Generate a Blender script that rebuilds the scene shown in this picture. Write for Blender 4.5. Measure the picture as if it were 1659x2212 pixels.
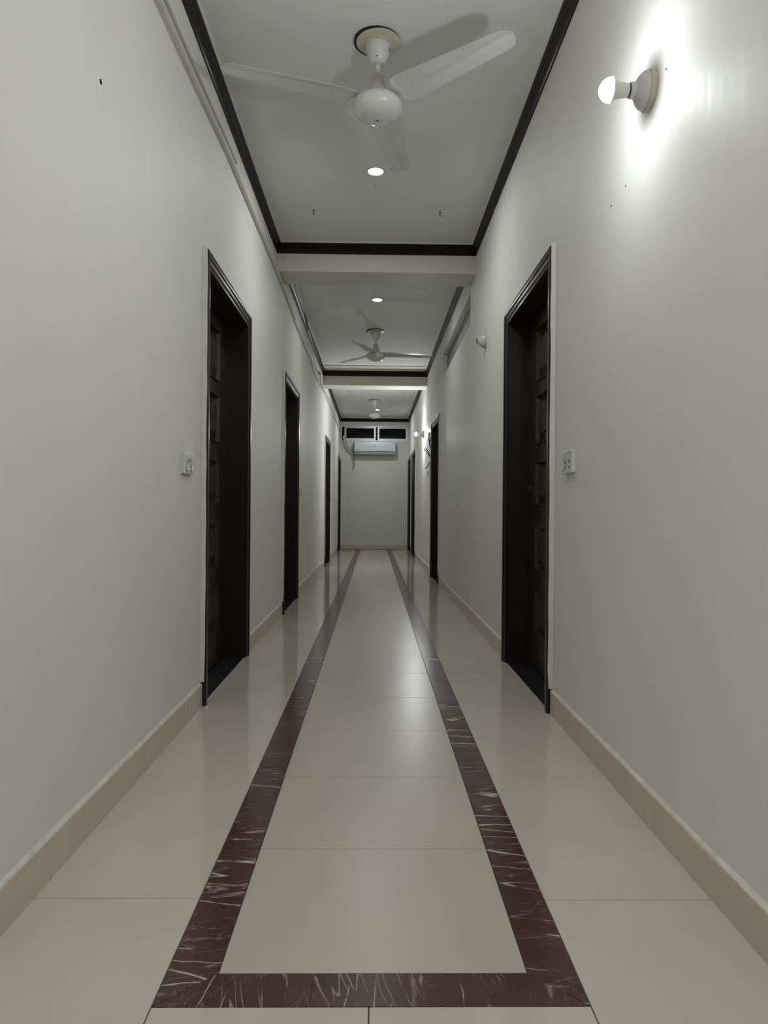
import bpy, bmesh, math, random
from mathutils import Vector, Matrix

random.seed(7)
for o in list(bpy.data.objects):
    bpy.data.objects.remove(o)
SC = bpy.context.scene
COL = SC.collection

# ------------------------------------------------------------------ camera
CAM_H, YAW, PITCH, ROLL, F_PX = 0.909, 0.01454, -0.0020, 0.00782, 1535.0
cam_data = bpy.data.cameras.new('camera')
cam_data.sensor_fit = 'AUTO'
cam_data.sensor_width = 36.0
cam_data.lens = 36.0 * F_PX / 2212.0
cam_data.clip_start, cam_data.clip_end = 0.02, 100
cam = bpy.data.objects.new('camera', cam_data)
COL.objects.link(cam)
cam.matrix_world = (Matrix.Translation((0, 0, CAM_H)) @ Matrix.Rotation(-YAW, 4, 'Z')
                    @ Matrix.Rotation(math.pi / 2 + PITCH, 4, 'X') @ Matrix.Rotation(ROLL, 4, 'Z'))
SC.camera = cam

# ------------------------------------------------------------------ world, exposure, lamp strengths
world = bpy.data.worlds.new('night')
SC.world = world
world.use_nodes = True
world.node_tree.nodes['Background'].inputs[0].default_value = (0.004, 0.004, 0.005, 1)
world.node_tree.nodes['Background'].inputs[1].default_value = 1.0
SC.view_settings.view_transform = 'Standard'
SC.view_settings.look = 'None'
SC.view_settings.gamma = 1.0
SC.view_settings.use_curve_mapping = False
SC.view_settings.exposure = 0.0
BULB_POWER = 425.0       # near wall bulb
FAR_BULB_POWER = 1250.0   # wall bulb at the far end
DOWNLIGHT_POWER = (470.0, 270.0, 560.0, 720.0, 800.0)  # ceiling discs in build order; the last two are added fill
LAMP_COLOR = (0.94, 0.98, 1.0)

# ------------------------------------------------------------------ room measures (metres)
XL, XR = -0.794, 0.811          # wall faces
Y0, Y1 = -4.0, 16.522           # back wall, end wall
CEIL = 3.06
STRIP = (-0.399, -0.297, 0.310, 0.407)   # marble strip edges
FRONT = (1.300, 1.3946)                  # front marble strip
BEAMS = ((5.729, 6.077), (10.918, 11.27))
BEAM_Z = 2.828
TRIM_LOW, TRIM_TOP = 2.969, 3.047
DOORS_L = ((3.29, 4.45), (6.16, 7.32), (11.38, 12.56), (15.33, 16.47))
DOORS_R = ((3.19, 4.33), (8.71, 9.86), (13.66, 14.86), (15.29, 16.45))
DOOR_TOP = 2.112
ARCH_W = 0.075
RECESS = 0.117
WALL_T = 0.17


# ------------------------------------------------------------------ node helpers and materials
def new_mat(name):
    m = bpy.data.materials.new(name)
    m.use_nodes = True
    nt = m.node_tree
    return m, nt, nt.nodes, nt.links, nt.nodes['Principled BSDF']


def rgba(c):
    return (c[0], c[1], c[2], 1)


def noise_node(nt, scale, detail=3.0, rough=0.5, vec=None, dist=0.0):
    n = nt.nodes.new('ShaderNodeTexNoise')
    n.inputs['Scale'].default_value = scale
    n.inputs['Detail'].default_value = detail
    n.inputs['Roughness'].default_value = rough
    n.inputs['Distortion'].default_value = dist
    if vec is not None:
        nt.links.new(vec, n.inputs['Vector'])
    return n


def mapped(nt, scale=(1, 1, 1), out='Object', random_shift=False):
    tc = nt.nodes.new('ShaderNodeTexCoord')
    mp = nt.nodes.new('ShaderNodeMapping')
    mp.inputs['Scale'].default_value = scale
    nt.links.new(tc.outputs[out], mp.inputs['Vector'])
    if random_shift:
        oi = nt.nodes.new('ShaderNodeObjectInfo')
        ml = nt.nodes.new('ShaderNodeMath')
        ml.operation = 'MULTIPLY'
        ml.inputs[1].default_value = 13.0
        nt.links.new(oi.outputs['Random'], ml.inputs[0])
        cx = nt.nodes.new('ShaderNodeCombineXYZ')
        for k in range(3):
            nt.links.new(ml.outputs[0], cx.inputs[k])
        nt.links.new(cx.outputs[0], mp.inputs['Location'])
    return mp.outputs['Vector']


def ramp(nt, fac, stops):
    r = nt.nodes.new('ShaderNodeValToRGB')
    e = r.color_ramp.elements
    while len(e) < len(stops):
        e.new(0.5)
    for k, (p, c) in enumerate(stops):
        e[k].position = p
        e[k].color = rgba(c) if len(c) == 3 else c
    nt.links.new(fac, r.inputs[0])
    return r.outputs[0]


def mix_col(nt, fac, a, b):
    m = nt.nodes.new('ShaderNodeMix')
    m.data_type = 'RGBA'
    for src, key in ((fac, 0), (a, 6), (b, 7)):
        if hasattr(src, 'is_linked'):
            nt.links.new(src, m.inputs[key])
        elif key == 0:
            m.inputs[0].default_value = src
        else:
            m.inputs[key].default_value = rgba(src)
    return m.outputs[2]


def add_bump(nt, bsdf, height, strength, distance=0.01):
    b = nt.nodes.new('ShaderNodeBump')
    b.inputs['Strength'].default_value = strength
    b.inputs['Distance'].default_value = distance
    nt.links.new(height, b.inputs['Height'])
    nt.links.new(b.outputs[0], bsdf.inputs['Normal'])


def simple(name, col, rough=0.5, metal=0.0, var=0.06, scale=14.0, bump=0.0, bump_scale=120.0, spec=0.5, coat=0.0):
    m, nt, nodes, links, b = new_mat(name)
    v = mapped(nt)
    n = noise_node(nt, scale, 4.0, 0.55, v)
    lo = tuple(max(0.0, c * (1 - var)) for c in col)
    hi = tuple(min(1.0, c * (1 + var)) for c in col)
    links.new(ramp(nt, n.outputs['Fac'], ((0.3, lo), (0.7, hi))), b.inputs['Base Color'])
    b.inputs['Roughness'].default_value = rough
    b.inputs['Metallic'].default_value = metal
    b.inputs['Specular IOR Level'].default_value = spec
    b.inputs['Coat Weight'].default_value = coat
    if bump:
        nb = noise_node(nt, bump_scale, 2.0, 0.5, v)
        add_bump(nt, b, nb.outputs['Fac'], bump, 0.004)
    return m


def wall_paint(name, col, rough=0.56):
    m, nt, nodes, links, b = new_mat(name)
    v = mapped(nt)
    n = noise_node(nt, 1.3, 5.0, 0.6, v)
    links.new(ramp(nt, n.outputs['Fac'], ((0.3, tuple(c * 0.96 for c in col)), (0.7, tuple(min(1, c * 1.02) for c in col)))),
              b.inputs['Base Color'])
    vs = mapped(nt, (9, 9, 0.7))                      # roller marks run up and down
    ns = noise_node(nt, 3.0, 3.0, 0.6, vs)
    links.new(ramp(nt, ns.outputs['Fac'], ((0.3, (rough - 0.04,) * 3), (0.7, (rough + 0.05,) * 3))), b.inputs['Roughness'])
    nf = noise_node(nt, 210.0, 2.0, 0.5, v)
    add = nt.nodes.new('ShaderNodeMath')
    add.operation = 'MULTIPLY_ADD'
    add.inputs[1].default_value = 0.7
    links.new(ns.outputs['Fac'], add.inputs[0])
    links.new(nf.outputs['Fac'], add.inputs[2])
    add_bump(nt, b, add.outputs[0], 0.05, 0.003)
    b.inputs['Specular IOR Level'].default_value = 0.13
    return m


def porcelain(name, col, rough, specks=0.35, rvar=0.25):
    m, nt, nodes, links, b = new_mat(name)
    v = mapped(nt, random_shift=True)
    n1 = noise_node(nt, 3.2, 6.0, 0.6, v)
    c1 = ramp(nt, n1.outputs['Fac'], ((0.28, tuple(c * 0.95 for c in col)), (0.72, tuple(c * 1.03 for c in col))))
    n2 = noise_node(nt, 95.0, 2.0, 0.6, v)            # faint specks
    f2 = ramp(nt, n2.outputs['Fac'], ((0.76, (0, 0, 0)), (0.82, (specks,) * 3)))
    links.new(mix_col(nt, f2, c1, tuple(c * 0.78 for c in col)), b.inputs['Base Color'])
    nr = noise_node(nt, 7.0, 4.0, 0.6, mapped(nt, (1.0, 2.6, 1.0), random_shift=True))
    links.new(ramp(nt, nr.outputs['Fac'], ((0.3, (rough * (1 - rvar),) * 3), (0.72, (rough * (1 + rvar),) * 3))), b.inputs['Roughness'])
    b.inputs['Specular IOR Level'].default_value = 0.5
    return m


def red_marble(name):
    m, nt, nodes, links, b = new_mat(name)
    v = mapped(nt, (1.0, 1.0, 1.0), random_shift=True)
    n1 = noise_node(nt, 9.0, 8.0, 0.65, v)
    base = ramp(nt, n1.outputs['Fac'], ((0.25, (0.052, 0.023, 0.020)), (0.5, (0.074, 0.033, 0.029)), (0.8, (0.105, 0.052, 0.042))))
    # veins: thin ridges of stretched noise that run across the strip
    wn = noise_node(nt, 14.0, 4.0, 0.6, v)
    warp = nt.nodes.new('ShaderNodeVectorMath')
    warp.operation = 'MULTIPLY_ADD'
    warp.inputs[1].default_value = (0.004, 0.014, 0.0)
    links.new(wn.outputs['Color'], warp.inputs[0])
    links.new(v, warp.inputs[2])
    cols = base
    for sc, rot, width, colr, mlo, mhi, msc in (((14.0, 60.0, 1.0), -0.5, 0.018, (0.20, 0.115, 0.095), 0.45, 0.62, 9.0),
                                                ((2.5, 26.0, 1.0), 0.22, 0.013, (0.36, 0.27, 0.25), 0.47, 0.58, 8.0),
                                                ((1.2, 11.0, 1.0), -0.14, 0.0105, (0.60, 0.53, 0.51), 0.45, 0.52, 6.0)):
        mp = nt.nodes.new('ShaderNodeMapping')
        mp.vector_type = 'TEXTURE'
        mp.inputs['Rotation'].default_value = (0, 0, rot)
        mp.inputs['Scale'].default_value = (1.0 / sc[0], 1.0 / sc[1], 1.0)
        links.new(warp.outputs[0], mp.inputs['Vector'])
        rn = noise_node(nt, 1.0, 2.0, 0.4, mp.outputs[0])
        ab = nt.nodes.new('ShaderNodeMath')
        ab.operation = 'SUBTRACT'
        ab.inputs[1].default_value = 0.5
        links.new(rn.outputs['Fac'], ab.inputs[0])
        ab2 = nt.nodes.new('ShaderNodeMath')
        ab2.operation = 'ABSOLUTE'
        links.new(ab.outputs[0], ab2.inputs[0])
        line = ramp(nt, ab2.outputs[0], ((0.0, (1, 1, 1)), (width, (0, 0, 0))))
        mn = noise_node(nt, msc, 4.0, 0.6, v)
        mn.noise_dimensions = '4D'
        mn.inputs['W'].default_value = rot * 40
        mask = ramp(nt, mn.outputs['Fac'], ((mlo, (0, 0, 0)), (mhi, (1, 1, 1))))
        mu = nt.nodes.new('ShaderNodeMath')
        mu.operation = 'MULTIPLY'
        links.new(line, mu.inputs[0])
        links.new(mask, mu.inputs[1])
        cols = mix_col(nt, mu.outputs[0], cols, colr)
    links.new(cols, b.inputs['Base Color'])
    b.inputs['Roughness'].default_value = 0.2
    return m


def dark_wood(name, c0, c1, rough, coat=0.3, spec=0.5):
    m, nt, nodes, links, b = new_mat(name)
    v = mapped(nt, (22, 22, 1.6))
    n = noise_node(nt, 2.4, 5.0, 0.6, v, 0.6)
    links.new(ramp(nt, n.outputs['Fac'], ((0.3, c0), (0.72, c1))), b.inputs['Base Color'])
    b.inputs['Roughness'].default_value = rough
    b.inputs['Specular IOR Level'].default_value = spec
    b.inputs['Coat Weight'].default_value = coat
    b.inputs['Coat Roughness'].default_value = 0.2
    add_bump(nt, b, n.outputs['Fac'], 0.12, 0.002)
    return m


def emitter(name, power):
    m, nt, nodes, links, b = new_mat(name)
    b.inputs['Base Color'].default_value = (0.9, 0.9, 0.9, 1)
    b.inputs['Emission Color'].default_value = rgba(LAMP_COLOR)
    b.inputs['Emission Strength'].default_value = power
    return m


def glass_mat(name):
    m, nt, nodes, links, b = new_mat(name)
    b.inputs['Base Color'].default_value = (0.30, 0.31, 0.31, 1)
    b.inputs['Roughness'].default_value = 0.04
    b.inputs['Transmission Weight'].default_value = 1.0
    b.inputs['IOR'].default_value = 1.22
    return m


M = dict(
    wall=wall_paint('wall_paint', (0.785, 0.774, 0.73)),
    end_wall=wall_paint('end_wall_paint', (0.72, 0.71, 0.665)),
    beam=wall_paint('beam_paint', (0.72, 0.70, 0.60), 0.5),
    ceiling=simple('ceiling_paint', (0.82, 0.82, 0.815), 0.75, var=0.02, scale=2.0, bump=0.06, bump_scale=160),
    bead=simple('bead_paint', (0.74, 0.74, 0.72), 0.6, var=0.02),
    tile=porcelain('side_tile_porcelain', (0.58, 0.53, 0.44), 0.09),
    tile_mid=porcelain('centre_tile_porcelain', (0.500, 0.452, 0.372), 0.29, specks=0.4, rvar=0.04),
    grout=simple('grout', (0.09, 0.085, 0.075), 0.9),
    marble=red_marble('red_marble'),
    skirt=porcelain('skirting_tile', (0.62, 0.53, 0.41), 0.35, specks=0.0),
    cap=simple('cement_cap', (0.66, 0.63, 0.56), 0.85, var=0.12, scale=30, bump=0.4, bump_scale=70),
    trim=dark_wood('ceiling_moulding_wood', (0.006, 0.0048, 0.004), (0.014, 0.009, 0.007), 0.36, 0.08, 0.2),
    door=dark_wood('door_wood', (0.008, 0.0042, 0.003), (0.022, 0.011, 0.007), 0.36, 0.15, 0.4),
    arch=dark_wood('architrave_wood', (0.008, 0.005, 0.004), (0.020, 0.010, 0.008), 0.3, 0.2, 0.4),
    filler=simple('edge_filler_paint', (0.66, 0.64, 0.58), 0.7, var=0.06, scale=20),
    granite=simple('black_granite', (0.020, 0.020, 0.021), 0.22, var=0.5, scale=40),
    white=simple('fan_white_enamel', (0.75, 0.75, 0.74), 0.25, var=0.03, coat=0.3),
    blade=simple('fan_blade_enamel', (0.72, 0.72, 0.72), 0.35, var=0.04, scale=9),
    cream=simple('cream_plastic', (0.62, 0.585, 0.43), 0.4, var=0.05),
    pink=simple('aged_white_plastic', (0.60, 0.56, 0.51), 0.45, var=0.06),
    black=simple('black_metal', (0.012, 0.012, 0.013), 0.5),
    screw=simple('screw_metal', (0.62, 0.62, 0.61), 0.3, 0.1),
    plastic=simple('white_plastic', (0.66, 0.66, 0.64), 0.35, var=0.03),
    porc=simple('white_porcelain', (0.60, 0.575, 0.55), 0.2, var=0.04, coat=0.3),
    block=simple('mount_block', (0.58, 0.52, 0.42), 0.55, var=0.08),
    alu=simple('aluminium', (0.62, 0.62, 0.63), 0.38, 0.55, var=0.05),
    alu_dark=simple('dull_aluminium', (0.36, 0.36, 0.37), 0.45, 0.3, var=0.08),
    glass=glass_mat('window_glass'),
    frost=simple('painted_over_pane', (0.42, 0.42, 0.40), 0.5, var=0.06, scale=3),
    ac_face=simple('ac_glossy_panel', (0.62, 0.69, 0.70), 0.34, var=0.015, scale=3),
    ac_body=simple('ac_silver_body', (0.42, 0.42, 0.43), 0.35, 0.25, var=0.04),
    ink=simple('grey_print', (0.10, 0.11, 0.12), 0.5),
    silver=simple('silver_print', (0.80, 0.80, 0.78), 0.3, 0.4),
    hose=simple('wrapped_hose', (0.60, 0.59, 0.55), 0.6, var=0.08, scale=30),
    wire=simple('black_cable', (0.02, 0.02, 0.02), 0.5),
    wire_w=simple('white_cable', (0.55, 0.53, 0.46), 0.5),
    trunk=simple('pvc_trunking', (0.60, 0.58, 0.51), 0.45, var=0.06, scale=6),
    trunk_g=simple('grey_pvc_trunking', (0.40, 0.39, 0.39), 0.5, var=0.06, scale=6),
    knobm=simple('ivory_knob', (0.60, 0.55, 0.38), 0.35),
    bronze=simple('dark_bronze', (0.09, 0.075, 0.07), 0.28, 0.9),
    leaf=simple('dry_leaf', (0.05, 0.025, 0.015), 0.8),
    rust=simple('brown_mortar', (0.25, 0.13, 0.08), 0.9, var=0.3, scale=20),
    hole=simple('hole_dark', (0.01, 0.01, 0.012), 0.9),
    bulb=emitter('lit_bulb', BULB_POWER),
    far_bulb=emitter('lit_far_bulb', FAR_BULB_POWER),
)


# ------------------------------------------------------------------ geometry helpers
class MB:
    def __init__(self):
        self.v, self.f = [], []

    def add(self, verts, faces):
        n = len(self.v)
        self.v += [tuple(p) for p in verts]
        self.f += [tuple(i + n for i in f) for f in faces]
        return self

    def box(self, x0, x1, y0, y1, z0, z1):
        return self.add([(x0, y0, z0), (x1, y0, z0), (x1, y1, z0), (x0, y1, z0),
                         (x0, y0, z1), (x1, y0, z1), (x1, y1, z1), (x0, y1, z1)],
                        [(0, 3, 2, 1), (4, 5, 6, 7), (0, 1, 5, 4), (1, 2, 6, 5), (2, 3, 7, 6), (3, 0, 4, 7)])

    def slab(self, poly, z0, z1, ch=0.0):
        """polygon (ccw) raised from z0 to z1 with a small chamfer on the top edge"""
        n = len(poly)
        c = Vector((sum(p[0] for p in poly) / n, sum(p[1] for p in poly) / n))
        rings = [[(p[0], p[1], z0) for p in poly], [(p[0], p[1], z1 - ch) for p in poly]]
        if ch:
            top = []
            for k in range(n):
                a, b, d = Vector(poly[k - 1]), Vector(poly[k]), Vector(poly[(k + 1) % n])
                e0, e1 = (b - a).normalized(), (d - b).normalized()
                n0, n1 = Vector((-e0.y, e0.x)), Vector((-e1.y, e1.x))
                q = b + (n0 + n1) * (ch / (1 + n0.dot(n1)))
                top.append((q.x, q.y, z1))
            rings.append(top)
        vs = [p for r in rings for p in r]
        fs = [tuple(reversed(range(n))), tuple(range((len(rings) - 1) * n, len(rings) * n))]
        for r in range(len(rings) - 1):
            for k in range(n):
                k2 = (k + 1) % n
                fs.append((r * n + k, r * n + k2, (r + 1) * n + k2, (r + 1) * n + k))
        return self.add(vs, fs)

    def lathe(self, prof, n=32, axis='Z', at=(0, 0, 0)):
        """prof: list of (radius, height) along the axis"""
        at = Vector(at)
        vs, fs = [], []
        for r, h in prof:
            for k in range(n):
                a = 2 * math.pi * k / n
                c, s = r * math.cos(a), r * math.sin(a)
                p = {'Z': (c, s, h), 'X': (h, c, s), 'Y': (s, h, c)}[axis]
                vs.append(at + Vector(p))
        for i in range(len(prof) - 1):
            for k in range(n):
                k2 = (k + 1) % n
                fs.append((i * n + k, i * n + k2, (i + 1) * n + k2, (i + 1) * n + k))
        fs.append(tuple(reversed(range(n))))
        fs.append(tuple(range((len(prof) - 1) * n, len(prof) * n)))
        return self.add(vs, fs)

    def sweep(self, frames, prof, closed=True):
        """frames: list of functions mapping a profile point to a 3-D point"""
        n = len(prof)
        vs = [fr(p) for fr in frames for p in prof]
        fs = []
        for i in range(len(frames) - 1):
            for k in range(n if closed else n - 1):
                k2 = (k + 1) % n
                fs.append((i * n + k, i * n + k2, (i + 1) * n + k2, (i + 1) * n + k))
        fs.append(tuple(reversed(range(n))))
        fs.append(tuple(range((len(frames) - 1) * n, len(frames) * n)))
        return self.add(vs, fs)

    def tube(self, pts, r, n=8):
        pts = [Vector(p) for p in pts]
        rad = r if isinstance(r, (list, tuple)) else [r] * len(pts)
        vs, fs, up = [], [], None
        for i, p in enumerate(pts):
            t = (pts[min(i + 1, len(pts) - 1)] - pts[max(i - 1, 0)]).normalized()
            if up is None:
                up = Vector((0, 0, 1)) if abs(t.z) < 0.9 else Vector((1, 0, 0))
            u = (up - t * up.dot(t)).normalized()
            w = t.cross(u)
            up = u
            for k in range(n):
                a = 2 * math.pi * k / n
                vs.append(p + (u * math.cos(a) + w * math.sin(a)) * rad[i])
        for i in range(len(pts) - 1):
            for k in range(n):
                k2 = (k + 1) % n
                fs.append((i * n + k, i * n + k2, (i + 1) * n + k2, (i + 1) * n + k))
        fs.append(tuple(reversed(range(n))))
        fs.append(tuple(range((len(pts) - 1) * n, len(pts) * n)))
        return self.add(vs, fs)

    def build(self, name, mat, parent=None, smooth=None, loc=None):
        me = bpy.data.meshes.new(name)
        me.from_pydata(self.v, [], self.f)
        me.update()
        bm = bmesh.new()
        bm.from_mesh(me)
        bmesh.ops.recalc_face_normals(bm, faces=bm.faces)
        bm.to_mesh(me)
        bm.free()
        if smooth:
            me.shade_smooth()
            me.set_sharp_from_angle(angle=math.radians(smooth))
        me.materials.append(mat)
        o = bpy.data.objects.new(name, me)
        COL.objects.link(o)
        if parent is not None:
            o.parent = parent
        if loc is not None:
            o.location = loc
        return o


def empty(name, loc=(0, 0, 0)):
    o = bpy.data.objects.new(name, None)
    o.empty_display_size = 0.05
    o.location = loc
    COL.objects.link(o)
    return o


def tag(o, label=None, cat=None, group=None, kind=None):
    for k, val in (('label', label), ('category', cat), ('group', group), ('kind', kind)):
        if val:
            o[k] = val
    return o


def structure(o, label=None):
    return tag(o, label=label, kind='structure')


def share(src, parent, loc, name=None):
    """another piece with the same mesh"""
    o = src.copy()
    COL.objects.link(o)
    o.parent = parent
    o.location = loc
    return o


def copy_tree(o, parent=None):
    c = o.copy()
    COL.objects.link(c)
    c.parent = parent
    for ch in list(o.children):
        copy_tree(ch, c)
    return c


def text_mesh(body, size, name, mat, parent, mtx, extrude=0.0004, shear=0.0):
    cu = bpy.data.curves.new(name, 'FONT')
    cu.body = body
    cu.size = size
    cu.extrude = extrude
    cu.shear = shear
    cu.align_x, cu.align_y = 'CENTER', 'CENTER'
    t = bpy.data.objects.new(name, cu)
    COL.objects.link(t)
    dg = bpy.context.evaluated_depsgraph_get()
    me = bpy.data.meshes.new_from_object(t.evaluated_get(dg))
    bpy.data.objects.remove(t)
    me.name = name
    me.transform(mtx)
    me.materials.clear()
    me.materials.append(mat)
    o = bpy.data.objects.new(name, me)
    COL.objects.link(o)
    o.parent = parent
    return o


def smooth_path(pts, n=6):
    """Catmull-Rom through the points"""
    P = [Vector(p) for p in pts]
    P = [P[0] * 2 - P[1]] + P + [P[-1] * 2 - P[-2]]
    out = []
    for i in range(1, len(P) - 2):
        for k in range(n):
            t = k / n
            a, b, c, d = P[i - 1], P[i], P[i + 1], P[i + 2]
            out.append(0.5 * ((2 * b) + (c - a) * t + (2 * a - 5 * b + 4 * c - d) * t * t + (3 * b - a - 3 * c + d) * t ** 3))
    out.append(P[-2])
    return out


# ------------------------------------------------------------------ floor: grout bed, tiles, marble strips
floor = structure(MB().box(XL - 0.3, XR + 0.3, Y0 - 0.2, Y1 + 0.3, -0.12, -0.003).build('floor', M['grout']),
                  'pale beige tiled corridor floor with a red marble border')
G = 0.0013          # half joint
TH = 0.003


def tile_piece(x0, x1, y0, y1, mat, name='tile'):
    cx, cy = (x0 + x1) / 2, (y0 + y1) / 2
    hx, hy = (x1 - x0) / 2 - G, (y1 - y0) / 2 - G
    poly = [(-hx, -hy), (hx, -hy), (hx, hy), (-hx, hy)]
    return MB().slab(poly, -TH, 0.0, 0.0006).build(name, mat, floor, loc=(cx, cy, random.uniform(-0.0002, 0.0002)))


def tile_run(x0, x1, ys, mat, rename='tile'):
    proto = {}
    for a, b in zip(ys[:-1], ys[1:]):
        key = round(b - a, 4)
        if key in proto:
            share(proto[key], floor, ((x0 + x1) / 2, (a + b) / 2, random.uniform(-0.0002, 0.0002)))
        else:
            proto[key] = tile_piece(x0, x1, a, b, mat, rename)


def runs(start, step, end, first=None):
    ys = [] if first is None else [first]
    y = start
    while y < end - 0.03:
        ys.append(round(y, 4))
        y += step
    return ys + [end]


a0, a1, a2, a3 = STRIP
tile_run(a1, a2, runs(FRONT[1], 0.514, Y1), M['tile_mid'])
tile_run(XL - 0.0, a0, runs(1.664 - 0.779 * 2, 0.779, Y1), M['tile'])
tile_run(a3, XR + 0.0, runs(1.657 - 0.79 * 2, 0.79, Y1), M['tile'])
back = [Y0, -3.3, -2.5, -1.7, -0.9, -0.1]
tile_run(XL, a0, back + [0.106], M['tile'])
tile_run(a3, XR, back + [0.077], M['tile'])
near_rows = [Y0, -3.5, -2.7, -1.9, -1.1, -0.3, 0.5, FRONT[0]]
tile_run(a0, -0.002, near_rows, M['tile'])
tile_run(-0.002, a3, near_rows, M['tile'])


def strip_piece(poly, centre, angle=0.0):
    """poly in floor coordinates; the piece's own axes turn with angle so its veins cross it"""
    ca, sa = math.cos(-angle), math.sin(-angle)
    loc = []
    for x, y in poly:
        dx, dy = x - centre[0], y - centre[1]
        loc.append((dx * ca - dy * sa, dx * sa + dy * ca))
    o = MB().slab(loc, -TH, 0.0, 0.0005).build('marble_strip', M['marble'], floor, loc=(centre[0], centre[1], 0))
    o.rotation_euler = (0, 0, angle)
    return o


g = G
strip_piece([(a0 + 2 * g, FRONT[0] + g), (-0.11 - g, FRONT[0] + g), (-0.11 - g, FRONT[1] - g), (a1 - g, FRONT[1] - g)], (-0.25, 1.347), math.pi / 2)
strip_piece([(-0.11 + g, FRONT[0] + g), (a3 - 2 * g, FRONT[0] + g), (a2 + g, FRONT[1] - g), (-0.11 + g, FRONT[1] - g)], (0.12, 1.347), math.pi / 2)
for side, (x0, x1, outer) in enumerate(((a0, a1, a0), (a2, a3, a3))):
    ys = [FRONT[1], 1.909]
    step = (0.60, 0.62)[side]
    while ys[-1] < Y1 - 0.04:
        ys.append(min(ys[-1] + step, Y1 - 0.03))
    if side == 0:
        strip_piece([(a0 + g, FRONT[0] + 2 * g), (a1 - g, FRONT[1]), (a1 - g, ys[1] - g), (a0 + g, ys[1] - g)], ((x0 + x1) / 2, 1.6))
    else:
        strip_piece([(a3 - g, FRONT[0] + 2 * g), (a3 - g, ys[1] - g), (a2 + g, ys[1] - g), (a2 + g, FRONT[1])], ((x0 + x1) / 2, 1.6))
    first = None
    for y0_, y1_ in zip(ys[1:-1], ys[2:]):
        c = ((x0 + x1) / 2, (y0_ + y1_) / 2)
        if first is not None and abs((y1_ - y0_) - step) < 1e-3:
            share(first, floor, (c[0], c[1], 0))
            continue
        p_ = strip_piece([(x0 + g, y0_ + g), (x1 - g, y0_ + g), (x1 - g, y1_ - g), (x0 + g, y1_ - g)], c)
        if first is None:
            first = p_


# ------------------------------------------------------------------ walls with door and window openings
VENT = (6.045, 8.445, 2.50, 2.772)          # high window in the right wall: y0, y1, z0, z1
EWIN = (-0.775, 0.800, 2.505, 2.868)        # window in the end wall: x0, x1, z0, z1


def side_wall(name, x_face, out, doors, extra=None):
    mb = MB()
    xa, xb = sorted((x_face, x_face + out * WALL_T))
    cuts = [(d0 + 0.03, d1 - 0.03, -0.003, DOOR_TOP - 0.03) for d0, d1 in doors]
    if extra:
        cuts.append(extra)
    ys = sorted({Y0, Y1 + 0.2} | {c[0] for c in cuts} | {c[1] for c in cuts})
    for ya, yb in zip(ys[:-1], ys[1:]):
        mid = (ya + yb) / 2
        holes = sorted((c[2], c[3]) for c in cuts if c[0] < mid < c[1])
        z = -0.003
        for h0, h1 in holes:
            if h0 > z + 1e-6:
                mb.box(xa, xb, ya, yb, z, h0)
            z = h1
        mb.box(xa, xb, ya, yb, z, CEIL)
    return structure(mb.build(name, M['wall']))


wall_left = side_wall('wall_left', XL, -1, DOORS_L)
wall_right = side_wall('wall_right', XR, 1, DOORS_R, VENT)
mb = MB()
mb.box(XL, XR, Y1, Y1 + 0.17, -0.003, EWIN[2])
mb.box(XL, XR, Y1, Y1 + 0.17, EWIN[3], CEIL)
mb.box(XL, EWIN[0], Y1, Y1 + 0.17, EWIN[2], EWIN[3])
mb.box(EWIN[1], XR, Y1, Y1 + 0.17, EWIN[2], EWIN[3])
wall_end = structure(mb.build('wall_end', M['end_wall']))
wall_back = structure(MB().box(XL, XR, Y0 - 0.15, Y0, -0.003, CEIL).build('wall_back', M['wall']))
tag(wall_left, 'off-white painted wall with a grey cable trunking along its top')
tag(wall_right, 'off-white painted wall carrying the two lit bulbs')
tag(wall_end, 'plain grey-white end wall below the air conditioner')
tag(wall_back, 'off-white wall behind the viewer')

# old screw hole and filler ring on the left wall
ring = MB().lathe([(0.0, 0.0), (0.040, 0.0), (0.040, 0.0012), (0.037, 0.0018), (0.0, 0.0018)], 28, 'X').build(
    'filler_patch', M['wall'], wall_left, 30, (XL - 0.0002, 2.066, 2.108))
MB().lathe([(0.0, 0.0), (0.008, 0.0), (0.007, 0.0015), (0.0, 0.0016)], 12, 'X').build('screw_hole', M['hole'], wall_left, 30, (XL + 0.0016, 2.052, 2.132))
for y_, z_ in ((2.30, 1.97), (2.44, 1.965), (1.985, 2.155), (2.06, 2.15)):
    MB().lathe([(0.0, 0.0), (0.0035, 0.0), (0.003, -0.001), (0.0, -0.0011)], 8, 'X').build('screw_hole', M['hole'], wall_right, 30, (XR, y_, z_))

# ------------------------------------------------------------------ ceiling, beams
ceiling = structure(MB().box(XL - 0.17, XR + 0.17, Y0 - 0.15, Y1 + 0.2, CEIL, CEIL + 0.12).build('ceiling', M['ceiling']),
                    'flat white ceiling crossed by two cream beams')
for b0, b1 in BEAMS:
    mb = MB()
    ch = 0.004
    mb.sweep([lambda p, x=x: Vector((x, p[0], p[1])) for x in (XL, XR)],
             [(b0, CEIL), (b0, BEAM_Z + ch), (b0 + ch, BEAM_Z), (b1 - ch, BEAM_Z), (b1, BEAM_Z + ch), (b1, CEIL)])
    mb.build('beam', M['beam'], ceiling)
MB().box(XL, XR, 10.55, BEAMS[1][0], CEIL - 0.010, CEIL).build('plaster_band', M['beam'], ceiling)
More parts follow.
